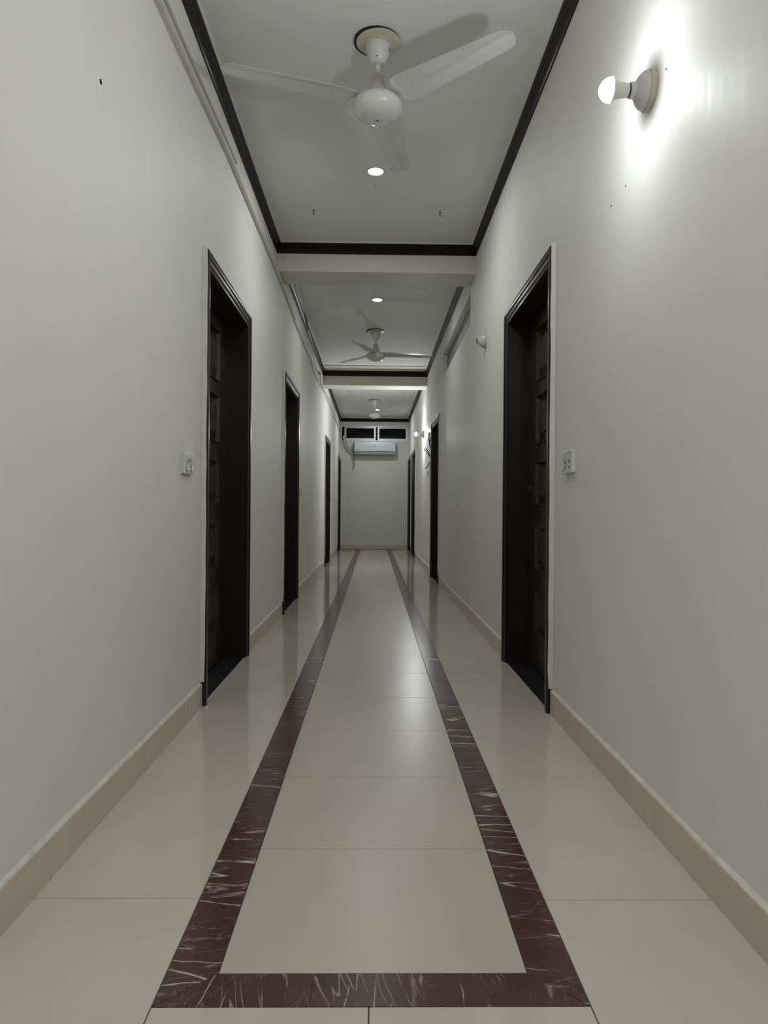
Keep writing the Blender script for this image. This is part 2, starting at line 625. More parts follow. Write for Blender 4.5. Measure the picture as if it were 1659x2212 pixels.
# outline of a blanked box and a screw hole beyond the first downlight
MB().box(-0.022, 0.022, 4.765, 4.862, CEIL - 0.0016, CEIL).build('blank_cover', M['ceiling'], ceiling)
MB().lathe([(0.0, 0.0), (0.005, 0.0), (0.004, -0.002), (0.0, -0.0022)], 10, 'Z').build('screw_hole', M['hole'], ceiling, 30, (-0.008, 4.715, CEIL))

# ------------------------------------------------------------------ dark ceiling mouldings, one frame per bay
MPROF = [(0.0, 0.0), (0.034, 0.0), (0.034, -0.010), (0.029, -0.015), (0.029, -0.027), (0.023, -0.031),
         (0.025, -0.037), (0.025, -0.047), (0.017, -0.052), (0.012, -0.058), (0.012, -0.070), (0.007, -0.078), (0.0, -0.078)]
BPROF = [(0.0, 0.0), (0.042, 0.0), (0.042, -0.008), (0.036, -0.0132), (0.0, -0.0132)]


def moulding_frame(idx, y0, y1, label):
    root = structure(empty('trim_%d' % idx, ((XL + XR) / 2, (y0 + y1) / 2, TRIM_TOP)), label)
    ox, oy, oz = root.location
    for prof, name, z, mat in ((MPROF, 'moulding', TRIM_TOP, M['trim']), (BPROF, 'bead', CEIL, M['bead'])):
        def fr(x, y, sx, sy):
            return lambda p: Vector((x + sx * p[0] - ox, y + sy * p[0] - oy, z + p[1] - oz))
        corners = [(XL, y0, 1, 1), (XL, y1, 1, -1), (XR, y1, -1, -1), (XR, y0, -1, 1)]
        for k in range(4):
            A, B = corners[k], corners[(k + 1) % 4]
            MB().sweep([fr(*A), fr(*B)], prof).build(name, mat, root, 25)
    return root


moulding_frame(1, Y0, BEAMS[0][0], 'black moulding around the near ceiling bay with the large fan')
moulding_frame(2, BEAMS[0][1], BEAMS[1][0], 'black moulding around the middle ceiling bay')
moulding_frame(3, BEAMS[1][1], Y1, 'black moulding around the far ceiling bay')


# ------------------------------------------------------------------ skirting tiles
def skirting(name, x_face, inward, doors, joints, label):
    root = structure(empty(name, (x_face, 0, 0)), label)
    gaps = sorted((d0 - 0.006, d1 + 0.006) for d0, d1 in doors)
    spans, y = [], Y0
    for g0, g1 in gaps:
        spans.append((y, g0))
        y = g1
    spans.append((y, Y1))
    t = 0.011
    for s0, s1 in spans:
        if s1 - s0 < 0.02:
            continue
        cut = [s0] + [j for j in joints if s0 + 0.04 < j < s1 - 0.04] + [s1]
        for c0, c1 in zip(cut[:-1], cut[1:]):
            xa, xb = sorted((0, inward * t))
            MB().box(xa, xb, c0 + 0.0007, c1 - 0.0007, 0.0002, 0.100).build('skirting_tile', M['skirt'], root)
        # rough cement cap along the top edge
        n = max(2, int((s1 - s0) / 0.12))
        frames = []
        for k in range(n + 1):
            yy = s0 + (s1 - s0) * k / n
            w, h_ = t + random.uniform(-0.002, 0.0), random.uniform(-0.002, 0.003)
            frames.append(lambda p, yy=yy, w=w, h_=h_: Vector((inward * w * p[0], yy, 0.100 + (0.011 + h_) * p[1])))
        MB().sweep(frames, [(0, 0), (1, 0), (0.95, 0.3), (0.12, 1), (0, 1)]).build('cement_cap', M['cap'], root)
    return root


skirting('baseboard_left', XL, 1, DOORS_L, [1.95 + 0.51 * k for k in range(-12, 30)], 'beige tile skirting along the left wall')
skirting('baseboard_right', XR, -1, DOORS_R, [1.997 + 0.605 * k for k in range(-10, 26)], 'beige tile skirting along the right wall')
root = structure(empty('baseboard_end', (0, Y1, 0)), 'beige tile skirting below the air conditioner wall')
for c0, c1 in ((XL + 0.012, -0.2), (-0.2, 0.4), (0.4, XR - 0.012)):
    MB().box(c0 + 0.0007, c1 - 0.0007, -0.011, 0, 0.0002, 0.110).build('skirting_tile', M['skirt'], root)
MB().box(XL + 0.012, XR - 0.012, -0.010, 0, 0.110, 0.116).build('cement_cap', M['cap'], root)
mb = MB()
mb.sweep([lambda p, x=x: Vector((x, -0.011 - p[0] * random.uniform(0.6, 1.5), p[1])) for x in [XL + 0.05 + 0.06 * k for k in range(25)]],
         [(0, 0.0003), (0.03, 0.0003), (0.012, 0.006), (0, 0.010)])
mb.build('mortar_line', M['rust'], root)

# ------------------------------------------------------------------ doors
APROF = [(0.0, 0.0), (0.0, 0.013), (0.004, 0.017), (0.010, 0.017), (0.014, 0.011), (0.019, 0.011), (0.024, 0.017),
         (0.033, 0.020), (0.042, 0.020), (0.047, 0.026), (0.060, 0.028), (0.070, 0.026), (ARCH_W, 0.020), (ARCH_W, 0.0)]
door_no = [0]


def make_door(x_face, inward, d0, d1, label, knob_far=True):
    """door in a side wall; inward = +1 when the corridor lies towards +x"""
    door_no[0] += 1
    root = structure(empty('door_%d' % door_no[0], (x_face, (d0 + d1) / 2, 0)), label)
    yc = (d0 + d1) / 2
    h0, h1 = d0 - yc, d1 - yc                # outer edges, local
    i0, i1 = h0 + ARCH_W, h1 - ARCH_W        # opening
    top, itop = DOOR_TOP, DOOR_TOP - ARCH_W

    def fr(y, z, sy, sz):                    # profile runs from the opening outward
        return lambda p: Vector((inward * p[1], y + sy * p[0], z + sz * p[0]))
    MB().sweep([fr(i0, 0.0005, -1, 0), fr(i0, itop, -1, 1)], APROF).build('architrave', M['arch'], root, 25)
    MB().sweep([fr(i0, itop, -1, 1), fr(i1, itop, 1, 1)], APROF).build('architrave', M['arch'], root, 25)
    MB().sweep([fr(i1, itop, 1, 1), fr(i1, 0.0005, 1, 0)], APROF).build('architrave', M['arch'], root, 25)
    # painted filler edge along both sides
    for s, e in ((-1, h0), (1, h1)):
        n = 22
        frames = []
        for k in range(n + 1):
            z = 0.112 + (top - 0.104) * k / n
            w = random.uniform(0.004, 0.0056)
            d_ = random.uniform(0.0195, 0.0225) if k else 0.017
            frames.append(lambda p, z=z, w=w, d_=d_: Vector((inward * d_ * p[1], e + s * w * p[0], z)))
        MB().sweep(frames, [(0, 0), (0, 1), (0.7, 1), (1, 0.8), (1, 0)]).build('filler_edge', M['filler'], root, 30)
    # lining boards of the recess
    xa = -inward * (WALL_T - 0.005)
    lo, hi = sorted((0.0, xa))
    lt = 0.045
    MB().box(lo, hi, i0 - lt + 0.002, i0 + 0.002, 0.0005, itop).build('jamb', M['door'], root)
    MB().box(lo, hi, i1 - 0.002, i1 + lt - 0.002, 0.0005, itop).build('jamb', M['door'], root)
    MB().box(lo, hi, i0, i1, itop - 0.002, itop + lt - 0.002).build('head_jamb', M['door'], root)
    MB().box(*sorted((0.004 * inward, xa)), i0 + 0.002, i1 - 0.002, -0.003, 0.002).build('threshold', M['granite'], root)
    # leaf: stiles and rails with five raised panels
    xf = -inward * RECESS                    # leaf face
    xb = -inward * (RECESS + 0.04)
    l0, l1, lz0, lz1 = i0 + 0.004, i1 - 0.004, 0.008, itop - 0.004
    st = 0.205
    pz = [(0.215, 0.470), (0.575, 0.830), (0.940, 1.195), (1.290, 1.570), (1.645, 1.945)]
    mb = MB()
    X = sorted((xf, xb))
    mb.box(*X, l0, l0 + st, lz0, lz1)
    mb.box(*X, l1 - st, l1, lz0, lz1)
    zz = [lz0] + [v for p in pz for v in p] + [lz1]
    for k in range(0, len(zz), 2):
        mb.box(*X, l0 + st, l1 - st, zz[k], zz[k + 1])
    leaf = mb.build('door_leaf', M['door'], root)
    pa, pb = l0 + st, l1 - st
    for z0, z1 in pz:
        rings = [(0.0, 0.006, 0.0), (0.010, 0.009, 0.0), (0.018, -0.014, 0.0), (0.026, -0.014, 0.0), (0.060, 0.002, 0.0), (0.064, 0.004, 0.0)]
        vs, fs = [], []
        for inset, dep, _ in rings:
            x = xf + inward * dep
            vs += [(x, pa + inset, z0 + inset), (x, pb - inset, z0 + inset), (x, pb - inset, z1 - inset), (x, pa + inset, z1 - inset)]
        for r in range(len(rings) - 1):
            for k in range(4):
                k2 = (k + 1) % 4
                fs.append((r * 4 + k, r * 4 + k2, r * 4 + 4 + k2, r * 4 + 4 + k))
        n = (len(rings) - 1) * 4
        fs.append((n, n + 1, n + 2, n + 3))
        MB().add(vs, fs).build('panel', M['door'], leaf)
    # small round lock near the closing edge
    ky = (l1 - 0.06) if knob_far else (l0 + 0.06)
    lock = MB().lathe([(0.0, 0.0), (0.019, 0.0), (0.019, inward * 0.004), (0.016, inward * 0.007), (0.0, inward * 0.007)], 20, 'X').build(
        'door_lock', M['bronze'], leaf, 35, (xf, ky, 1.045))
    return root


LEFT_NAMES = ('first dark wooden door on the left wall, nearest the viewer', 'second dark wooden door on the left wall',
              'third dark wooden door on the left wall', 'last dark door on the left wall, beside the end wall')
RIGHT_NAMES = ('first dark wooden door on the right wall, nearest the viewer', 'second dark door on the right wall, with loose cables at its far edge',
               'third dark door on the right wall, beyond the far bulb', 'last dark door on the right wall, beside the end wall')
for (d0, d1), lab in zip(DOORS_L, LEFT_NAMES):
    make_door(XL, 1, d0, d1, lab)
for (d0, d1), lab in zip(DOORS_R, RIGHT_NAMES):
    make_door(XR, -1, d0, d1, lab)

# ------------------------------------------------------------------ end wall window (two sliding sashes)
win = structure(empty('window_1', (0, Y1, EWIN[2])), 'wide aluminium sliding window high in the end wall')
wx0, wx1, wz0, wz1 = EWIN[0], EWIN[1], 0.0, EWIN[3] - EWIN[2]


def rect_frame(x0, x1, z0, z1, y0, y1, wl, wr, wb, wt):
    m = MB()
    m.box(x0, x0 + wl, y0, y1, z0, z1)
    m.box(x1 - wr, x1, y0, y1, z0, z1)
    m.box(x0 + wl, x1 - wr, y0, y1, z0, z0 + wb)
    m.box(x0 + wl, x1 - wr, y0, y1, z1 - wt, z1)
    return m


rect_frame(wx0, wx1, wz0, wz1, -0.012, 0.10, 0.022, 0.026, 0.034, 0.016).build('window_frame', M['alu'], win)
for (x0, x1, y0) in ((-0.692, 0.035, 0.004), (0.076, 0.774, 0.044)):
    s = rect_frame(x0, x1, 0.032, wz1 - 0.016, y0, y0 + 0.03, 0.042, 0.040, 0.048, 0.032).build('sash', M['alu'], win)
    MB().box(x0 + 0.040, x1 - 0.038, y0 + 0.012, y0 + 0.017, 0.078, wz1 - 0.046).build('pane', M['glass'], s)
MB().lathe([(0.0, 0.0), (0.012, 0.0), (0.012, -0.012), (0.006, -0.018), (0.0, -0.018)], 12, 'Y').build('latch', M['alu'], win, 35, (0.100, 0.044, 0.20))

# high window in the right wall, deep reveal, painted-over panes
vent = structure(empty('window_2', (XR, (VENT[0] + VENT[1]) / 2, VENT[2])), 'long shallow window high in the right wall')
vy = (VENT[1] - VENT[0]) / 2
vz = VENT[3] - VENT[2]


def y_frame(y0, y1, z0, z1, x0, x1, w):
    m = MB()
    m.box(x0, x1, y0, y0 + w, z0, z1)
    m.box(x0, x1, y1 - w, y1, z0, z1)
    m.box(x0, x1, y0 + w, y1 - w, z0, z0 + w)
    m.box(x0, x1, y0 + w, y1 - w, z1 - w, z1)
    return m


y_frame(-vy, vy, 0, vz, 0.050, 0.105, 0.012).build('window_frame', M['alu_dark'], vent)
for ya, yb, xx in ((-vy + 0.012, vy - 0.012, 0.062),):
    s = y_frame(ya, yb, 0.012, vz - 0.012, xx, xx + 0.02, 0.022).build('sash', M['alu_dark'], vent)
    MB().box(xx + 0.008, xx + 0.012, ya + 0.020, yb - 0.020, 0.032, vz - 0.032).build('pane', M['frost'], s)


# ------------------------------------------------------------------ ceiling fans
def blade_mesh(parent):
    n, m = 30, 12
    r0, r1 = 0.118, 0.705
    top, bot = [], []
    for i in range(n + 1):
        t = i / n
        r = r0 + (r1 - r0) * t
        w = 0.5 * (0.166 + (0.098 - 0.166) * t)
        # rounded shoulders at both ends
        e0, e1 = (r - r0) / 0.055, (r1 - r) / 0.045
        k0 = 0.52 + 0.48 * math.sqrt(max(0, 1 - (1 - min(1, e0)) ** 2))
        k1 = math.sqrt(max(0.0, 1 - (1 - min(1, e1)) ** 2)) * 0.62 + 0.38
        w *= k0 * k1
        off = -0.004 + 0.012 * t
        for j in range(m + 1):
            s = -1 + 2 * j / m
            y = off + s * w
            ridge = 0.006 * math.exp(-((y - (0.030 - 0.034 * t)) / 0.010) ** 2) * min(1, max(0, (t - 0.12) / 0.15))
            z = -math.tan(math.radians(10.5 - 3.5 * t)) * y - 0.006 * s * s + ridge + 0.028 * math.sin(t * 0.9) * 0.25
            top.append((r, y, z + 0.0008))
            bot.append((r, y, z - 0.0008))
    vs = top + bot
    N = (n + 1) * (m + 1)
    fs = []
    for i in range(n):
        for j in range(m):
            a = i * (m + 1) + j
            b, c, d = a + 1, a + m + 2, a + m + 1
            fs.append((a, d, c, b))
            fs.append((a + N, b + N, c + N, d + N))
    edge = [i * (m + 1) for i in range(n + 1)] + [n * (m + 1) + j for j in range(1, m + 1)] + \
           [i * (m + 1) + m for i in range(n - 1, -1, -1)] + [j for j in range(m - 1, 0, -1)]
    for k in range(len(edge)):
        a, b = edge[k], edge[(k + 1) % len(edge)]
        fs.append((a, b, b + N, a + N))
    return MB().add(vs, fs).build('blade', M['blade'], parent, 40)


def make_fan():
    root = empty('ceiling_fan')
    MB().lathe([(0.0, 0.0), (0.104, 0.0), (0.104, -0.010), (0.0, -0.010)], 40).build('backing_ring', M['black'], root, 40, (-0.007, 0.004, 0))
    MB().lathe([(0.0, -0.008), (0.099, -0.008), (0.1, -0.013), (0.096, -0.016), (0.066, -0.021), (0.064, -0.028), (0.058, -0.030), (0.0, -0.030)], 40).build(
        'mounting_plate', M['cream'], root, 35)
    can = MB().lathe([(0.0, -0.029), (0.057, -0.029), (0.0575, -0.036), (0.055, -0.058), (0.049, -0.080), (0.041, -0.096), (0.029, -0.112), (0.024, -0.114), (0.0, -0.110)], 36).build(
        'canopy', M['white'], root, 35)
    MB().lathe([(0.0, 0.0), (0.0052, 0.0), (0.0048, -0.0012), (0.0, -0.0012)], 10, 'Y').build('screw', M['black'], can, 35, (-0.004, -0.040, -0.094))
    MB().lathe([(0.0, -0.100), (0.0145, -0.100), (0.0145, -0.172), (0.0, -0.172)], 20).build('downrod', M['white'], root, 35)
    MB().lathe([(0.0145, -0.110), (0.022, -0.110), (0.023, -0.116), (0.018, -0.120), (0.0145, -0.120)], 20).build('rod_clamp', M['pink'], root, 35)
    neck = MB().lathe([(0.0, -0.158), (0.018, -0.158), (0.0225, -0.163), (0.0245, -0.170), (0.0295, -0.200), (0.031, -0.202), (0.031, -0.206),
                       (0.033, -0.209), (0.041, -0.222), (0.049, -0.242), (0.058, -0.262), (0.060, -0.272), (0.0, -0.272)], 36).build('motor_neck', M['pink'], root, 30)
    ribs = MB()
    for k in range(18):
        a = 2 * math.pi * k / 18
        c, s = math.cos(a), math.sin(a)
        ribs.tube([(0.0253 * c, 0.0253 * s, -0.174), (0.0290 * c, 0.0290 * s, -0.198)], 0.0017, 5)
    ribs.build('rib_ring', M['pink'], neck)
    mot = MB().lathe([(0.0, -0.260), (0.056, -0.260), (0.080, -0.265), (0.098, -0.274), (0.106, -0.282), (0.1065, -0.284), (0.1085, -0.2855), (0.1135, -0.296),
                      (0.1145, -0.304), (0.1135, -0.314), (0.109, -0.326), (0.101, -0.337), (0.0985, -0.3385), (0.0970, -0.3385), (0.0955, -0.341), (0.080, -0.351),
                      (0.0615, -0.3585), (0.0600, -0.358), (0.0585, -0.3595), (0.030, -0.3645), (0.0, -0.366)], 48).build('motor_housing', M['white'], root, 28)
    MB().lathe([(0.0, 0.003), (0.0195, 0.003), (0.0195, 0.0), (0.016, -0.002), (0.0, -0.002)], 20).build('hub_cap', M['cream'], mot, 35, (0, 0, -0.3655))
    MB().lathe([(0.0, 0.0), (0.005, 0.0), (0.004, -0.0015), (0.0, -0.0016)], 10).build('screw', M['black'], mot, 35, (0, 0, -0.3675))
    proto = None
    for k in range(3):
        if proto is None:
            b = blade_mesh(root)
            proto = b
            br = MB().sweep([lambda p, x=x, w=w, z=z: Vector((x, p[0] * w, z - p[0] * w * 0.185 + p[1] * 0.003)) for x, w, z in
                             ((0.070, 0.018, 0.012), (0.100, 0.028, 0.006), (0.125, 0.045, 0.004), (0.165, 0.052, 0.004), (0.190, 0.018, 0.0035))],
                            [(-1, 0), (1, 0), (1, 1), (-1, 1)]).build('blade_bracket', M['white'], b)
            for (sx, sy) in ((0.148, -0.034), (0.148, 0.034), (0.205, 0.0)):
                MB().lathe([(0.0, 0.0), (0.0050, 0.0), (0.0046, -0.0022), (0.002, -0.0034), (0.0, -0.0034)], 10).build(
                    'screw', M['screw'], b, 40, (sx, sy, -sy * math.tan(math.radians(10)) - 0.0022))
        else:
            b = copy_tree(proto, root)
        b.location = (0, 0, -0.276)
        b.rotation_euler = (0, 0, math.radians(120 * k))
    return root, can


fan, can = make_fan()
fan2 = copy_tree(fan)
fan3 = copy_tree(fan)
fan_tags = ((fan, (0.004, 3.255), 78.5, 'large white ceiling fan nearest the viewer, with cream mounting plate'),
            (fan2, (0.010, 8.50), 9, 'white ceiling fan in the middle bay, between the two beams'),
            (fan3, (0.004, 13.83), 90, 'small-looking white ceiling fan in the far bay before the window'))
for o, (x, y), ang, lab in fan_tags:
    o.location = (x, y, CEIL)
    for ch in o.children:
        if ch.name.startswith('blade'):
            k = round(math.degrees(ch.rotation_euler[2]) / 120)
            ch.rotation_euler[2] = math.radians(ang + 120 * k)
    tag(o, lab, 'ceiling fan', 'white ceiling fans along the corridor')
# printed letter on the near fan's canopy
mt = Matrix.Translation((0.0505, -0.0215, -0.060)) @ Matrix.Rotation(math.radians(66), 4, 'Z') @ Matrix.Rotation(math.radians(90 + 14), 4, 'X')
text_mesh('S', 0.024, 'printed_letter', M['ink'], can, mt, 0.0008)

# ------------------------------------------------------------------ recessed ceiling discs; last two are unseen, added to brighten the near floor
for k, (x, y, lab) in enumerate(((-0.004, 4.505, 'round lit ceiling light beside the blade of the near fan'),
                                 (0.020, 7.248, 'round lit ceiling light between the first beam and the middle fan'),
                                 (0.050, 15.15, 'small round lit ceiling light half hidden behind the far fan'),
                                 (0.004, 0.10, 'unseen round ceiling light added above the viewer to brighten the near floor'),
                                 (0.004, -1.60, 'unseen round ceiling light added behind the viewer to brighten the near floor'))):
    o = empty('ceiling_light', (x, y, CEIL))
    MB().lathe([(0.046, 0.0), (0.054, 0.0), (0.053, -0.004), (0.047, -0.006), (0.046, -0.003)], 36).build('rim', M['plastic'], o, 40)
    MB().lathe([(0.0, 0.0), (0.0465, 0.0), (0.0465, -0.0035), (0.040, -0.005), (0.0, -0.0055)], 36).build('diffuser', emitter('lit_disc', DOWNLIGHT_POWER[k]), o, 40)
    tag(o, lab, 'ceiling light', 'round recessed ceiling lights')


# ------------------------------------------------------------------ wall bulbs and holders on the right wall (axis points to -x)
def lamp_holder(root):
    MB().lathe([(0.0, 0.0), (0.058, 0.0), (0.058, -0.013), (0.055, -0.016), (0.0, -0.016)], 40, 'X').build('mount_block', M['block'], root, 35)
    MB().lathe([(0.0, -0.015), (0.052, -0.015), (0.054, -0.020), (0.051, -0.027), (0.042, -0.037), (0.031, -0.044), (0.0245, -0.049), (0.023, -0.054),
                (0.023, -0.062), (0.020, -0.064), (0.0, -0.064)], 40, 'X').build('holder', M['porc'], root, 30)
    MB().lathe([(0.0, -0.060), (0.0195, -0.060), (0.0195, -0.068), (0.0, -0.068)], 24, 'X').build('socket', M['black'], root, 35)


def wall_bulb(loc, mat, label):
    root = empty('wall_lamp', loc)
    lamp_holder(root)
    MB().lathe([(0.0, -0.067), (0.0175, -0.067), (0.0195, -0.069), (0.0215, -0.085), (0.0235, -0.098), (0.0250, -0.108), (0.0335, -0.113), (0.0350, -0.116), (0.0350, -0.119), (0.0, -0.119)], 28, 'X').build(
        'bulb_body', M['plastic'], root, 35)
    prof = [(0.0, -0.1185)]
    for k in range(0, 15):
        a = math.radians(90 * k / 14)
        prof.append((0.0345 * math.cos(a) if k < 14 else 0.0, -0.119 - 0.0345 * math.sin(a)))
    MB().lathe(prof, 32, 'X').build('bulb', mat, root, 60)
    return tag(root, label, 'wall lamp', 'bare bulbs on the right wall')


wall_bulb((XR, 2.095, 2.158), M['bulb'], 'lit bare bulb in a white holder, nearest the viewer')
wall_bulb((XR, 11.573, 2.158), M['far_bulb'], 'lit bare bulb far down the right wall, between two doors')
hold = empty('lamp_holder', (XR, 5.19, 2.158))
lamp_holder(hold)
tag(hold, 'empty white lamp holder without bulb, below the long high window', 'lamp holder')


# ------------------------------------------------------------------ switch plates
def switch_board(loc, inward, kind, label, wide=0.145, high=0.096):
    root = empty('switch_board', loc)
    t = 0.016
    hx, hz = wide / 2, high / 2
    xs = lambda a, b: sorted((inward * a, inward * b))
    MB().box(*xs(0.0004, 0.009), -hx + 0.003, hx - 0.003, -hz + 0.003, hz - 0.003).build('back_box', M['plastic'], root)
    prof = [(-hx, -hz), (hx, -hz), (hx, hz), (-hx, hz)]
    vs, fs = [], []
    for d, ins in ((0.009, 0.0), (0.013, 0.0), (t, 0.003)):
        vs += [(inward * d, a - math.copysign(ins, a), b - math.copysign(ins, b)) for a, b in prof]
    for r in range(2):
        for k in range(4):
            fs.append((r * 4 + k, r * 4 + (k + 1) % 4, r * 4 + 4 + (k + 1) % 4, r * 4 + 4 + k))
    fs += [(0, 3, 2, 1), (8, 9, 10, 11)]
    face = MB().add(vs, fs).build('face_plate', M['plastic'], root)

    def rocker(y, z, w, h_, up=1):
        MB().box(*xs(t - 0.001, t + 0.0006), y - w / 2 - 0.0018, y + w / 2 + 0.0018, z - h_ / 2 - 0.0018, z + h_ / 2 + 0.0018).build('switch_slot', M['hole'], face)
        MB().sweep([lambda p, yy=yy: Vector((inward * (t + p[0]), yy, z + p[1])) for yy in (y - w / 2, y + w / 2)],
                   [(-0.001, -h_ / 2), (0.006 if up > 0 else 0.002, -h_ / 2), (0.0025, 0), (0.002 if up > 0 else 0.006, h_ / 2), (-0.001, h_ / 2)]).build(
            'rocker', M['plastic'], face)

    def slots(y, z):
        for dy in (-0.006, 0.006):
            MB().box(*xs(t - 0.001, t + 0.0006), y + dy - 0.0022, y + dy + 0.0022, z - 0.005, z + 0.005).build('socket_slot', M['hole'], face)
    if kind == 'dimmer':
        MB().box(*xs(t - 0.001, t + 0.0015), -0.062, -0.018, 0.002, 0.034).build('dimmer_module', M['plastic'], face)
        MB().lathe([(0.0, 0.0), (0.014, 0.0), (0.0135, inward * 0.012), (0.010, inward * 0.015), (0.0, inward * 0.015)], 20, 'X').build(
            'dimmer_knob', M['knobm'], face, 35, (inward * t, -0.016, 0.019))
        MB().box(*xs(t - 0.001, t + 0.002), 0.026, 0.054, 0.003, 0.033).build('fuse_module', M['plastic'], face)
        slots(0.040, 0.026)
        rocker(-0.036, -0.020, 0.024, 0.026)
        rocker(0.036, -0.020, 0.024, 0.026)
    else:
        rocker(-0.030, 0.022, 0.016, 0.026)
        rocker(0.030, 0.022, 0.016, 0.026, -1)
        slots(-0.030, -0.002)
        slots(-0.030, -0.022)
        slots(0.026, -0.002)
        slots(0.026, -0.022)
        rocker(0.056, -0.014, 0.014, 0.030)
    return tag(root, label, 'switch', 'white switch boards beside the doors')


switch_board((XL, 3.008, 1.103), 1, 'dimmer', 'white switch board with ivory dimmer knob beside the first left door')
switch_board((XR, 2.917, 1.116), -1, 'socket', 'white switch board with socket slots beside the first right door')
switch_board((XL, 7.56, 1.100), 1, 'dimmer', 'white switch board just past the second left door')
switch_board((XL, 12.80, 1.100), 1, 'dimmer', 'tiny white switch board just past the third left door')


# ------------------------------------------------------------------ air conditioner on the end wall
ac = empty('air_conditioner', (0.016, Y1, 2.175))
W2 = 0.465
BP = [(0.0, 0.0), (-0.12, 0.0), (-0.185, 0.030), (-0.196, 0.085), (-0.196, 0.30), (-0.17, 0.322), (0.0, 0.322)]
MB().sweep([lambda p, x=x: Vector((x, p[0], p[1])) for x in (-W2, W2)], BP).build('casing', M['ac_body'], ac, 30)
fp = [(-0.195, 0.092), (-0.204, 0.094), (-0.208, 0.110), (-0.208, 0.300), (-0.200, 0.318), (-0.180, 0.326), (-0.178, 0.320)]
pan = MB().sweep([lambda p, x=x: Vector((x, p[0], p[1])) for x in (-W2 - 0.001, W2 + 0.001)], fp).build('front_panel', M['ac_face'], ac, 30)
MB().box(-W2 + 0.002, W2 - 0.002, -0.199, -0.190, 0.083, 0.092).build('air_gap', M['black'], ac)
for zz_ in ((0.012, 0.0),):
    MB().sweep([lambda p, x=x: Vector((x, p[0], p[1])) for x in (-W2 + 0.06, W2 - 0.06)],
               [(-0.150, 0.010), (-0.192, 0.030), (-0.203, 0.076), (-0.197, 0.078), (-0.186, 0.034)]).build('louver', M['ac_body'], ac, 30)
for sx in (-1, 1):
    MB().box(sx * (W2 - 0.058) - 0.002, sx * (W2 - 0.058) + 0.002, -0.203, -0.19, 0.03, 0.078).build('louver_clip', M['black'], ac)
face_up = Matrix.Rotation(math.pi / 2, 4, 'X')
text_mesh('Haier', 0.030, 'logo', M['ink'], pan, Matrix.Translation((0.0, -0.2085, 0.212)) @ face_up)
text_mesh('Clean', 0.034, 'lettering', M['ink'], pan, Matrix.Translation((-0.390, -0.2085, 0.128)) @ face_up, shear=0.25)
text_mesh('INVERTER', 0.016, 'lettering', M['ink'], pan, Matrix.Translation((0.385, -0.2085, 0.116)) @ face_up)
tag(ac, 'pale split air conditioner below the end window', 'air conditioner')

# wrapped pipe from the window gap to the unit
hose = empty('wrapped_pipe', (-0.60, Y1, 2.40))
pts = smooth_path([(-0.715, 16.54, 2.63), (-0.700, 16.47, 2.575), (-0.690, 16.46, 2.50), (-0.655, 16.46, 2.40), (-0.590, 16.46, 2.31), (-0.520, 16.46, 2.250), (-0.482, 16.46, 2.228)], 12)
rad = [0.021 + (0.0045 if (i // 2) % 2 else 0.0) for i in range(len(pts))]
ox = Vector(hose.location)
MB().tube([p - ox for p in pts], rad, 12).build('hose', M['hose'], hose, 40)
MB().tube([p - ox + Vector((0.020, -0.018, 0.016)) for p in pts[14:]], 0.006, 6).build('cable', M['wire'], hose, 40)
tag(hose, 'pale wrapped pipe curving from the window gap to the air conditioner', 'pipe')
drop = empty('hanging_wire', (-0.47, Y1, 2.10))
ox = Vector(drop.location)
MB().tube([Vector(p) - ox for p in smooth_path([(-0.455, 16.45, 2.20), (-0.462, 16.45, 2.10), (-0.452, 16.47, 2.03), (-0.458, 16.48, 1.96), (-0.470, 16.50, 1.90), (-0.505, 16.508, 1.83)], 6)], 0.0055, 6).build('wire', M['wire'], drop, 40)
MB().tube([Vector(p) - ox for p in smooth_path([(-0.470, 16.45, 2.20), (-0.492, 16.46, 2.08), (-0.490, 16.48, 2.0), (-0.478, 16.50, 1.93), (-0.470, 16.508, 1.89)], 6)], 0.0055, 6).build('wire', M['wire_w'], drop, 40)
tag(drop, 'thin dark wires hanging below the air conditioner corner', 'wire')

# ------------------------------------------------------------------ trunking and cables along the left wall


def trunking(name, path, w, h, mat, label, cat, lid=True):
    y_, z_ = path[0]
    root = empty(name, (XL + 0.0008, y_, z_))
    prof = [(0.0, -h / 2), (w * 0.85, -h / 2), (w, -h / 2 + 0.002), (w, h / 2 - 0.002), (w * 0.85, h / 2), (0.0, h / 2)]
    MB().sweep([lambda p, yy=yy, zz=zz: Vector((p[0], yy - y_, zz - z_ + p[1])) for yy, zz in path], prof).build('channel', mat, root, 30)
    if lid:
        MB().sweep([lambda p, yy=yy, zz=zz: Vector((w * 0.98 + p[0], yy - y_, zz - z_ + p[1])) for yy, zz in path],
                   [(0, -h * 0.40), (0.003, -h * 0.36), (0.003, h * 0.36), (0, h * 0.40)]).build('lid', mat, root, 30)
    return tag(root, label, cat)


trunking('cable_trunking', [(Y0 + 0.02, 2.70), (2.53, 2.727), (3.03, 2.745), (3.8, 2.790), (5.65, 2.808), (6.1, 2.800), (6.9, 2.775)], 0.020, 0.028, M['trunk'],
         'cream cable trunking along the top of the left wall, from the near end', 'trunking')
trunking('cable_trunking', [(6.9, 2.755), (7.6, 2.750), (8.4, 2.750)], 0.016, 0.026, M['trunk'],
         'lower cream trunking on the left wall above the second door', 'trunking')
trunking('cable_trunking', [(Y0 + 0.02, 2.738), (2.53, 2.763), (3.03, 2.781), (3.95, 2.830)], 0.020, 0.026, M['trunk_g'],
         'grey open-ended trunking above the cream one on the left wall', 'trunking')
trunking('cable_trunking', [(9.75, 2.700), (10.9, 2.735), (12.7, 2.752), (14.4, 2.74), (16.45, 2.725)], 0.018, 0.026, M['trunk'],
         'far cream trunking on the left wall, from the second beam to the end', 'trunking')


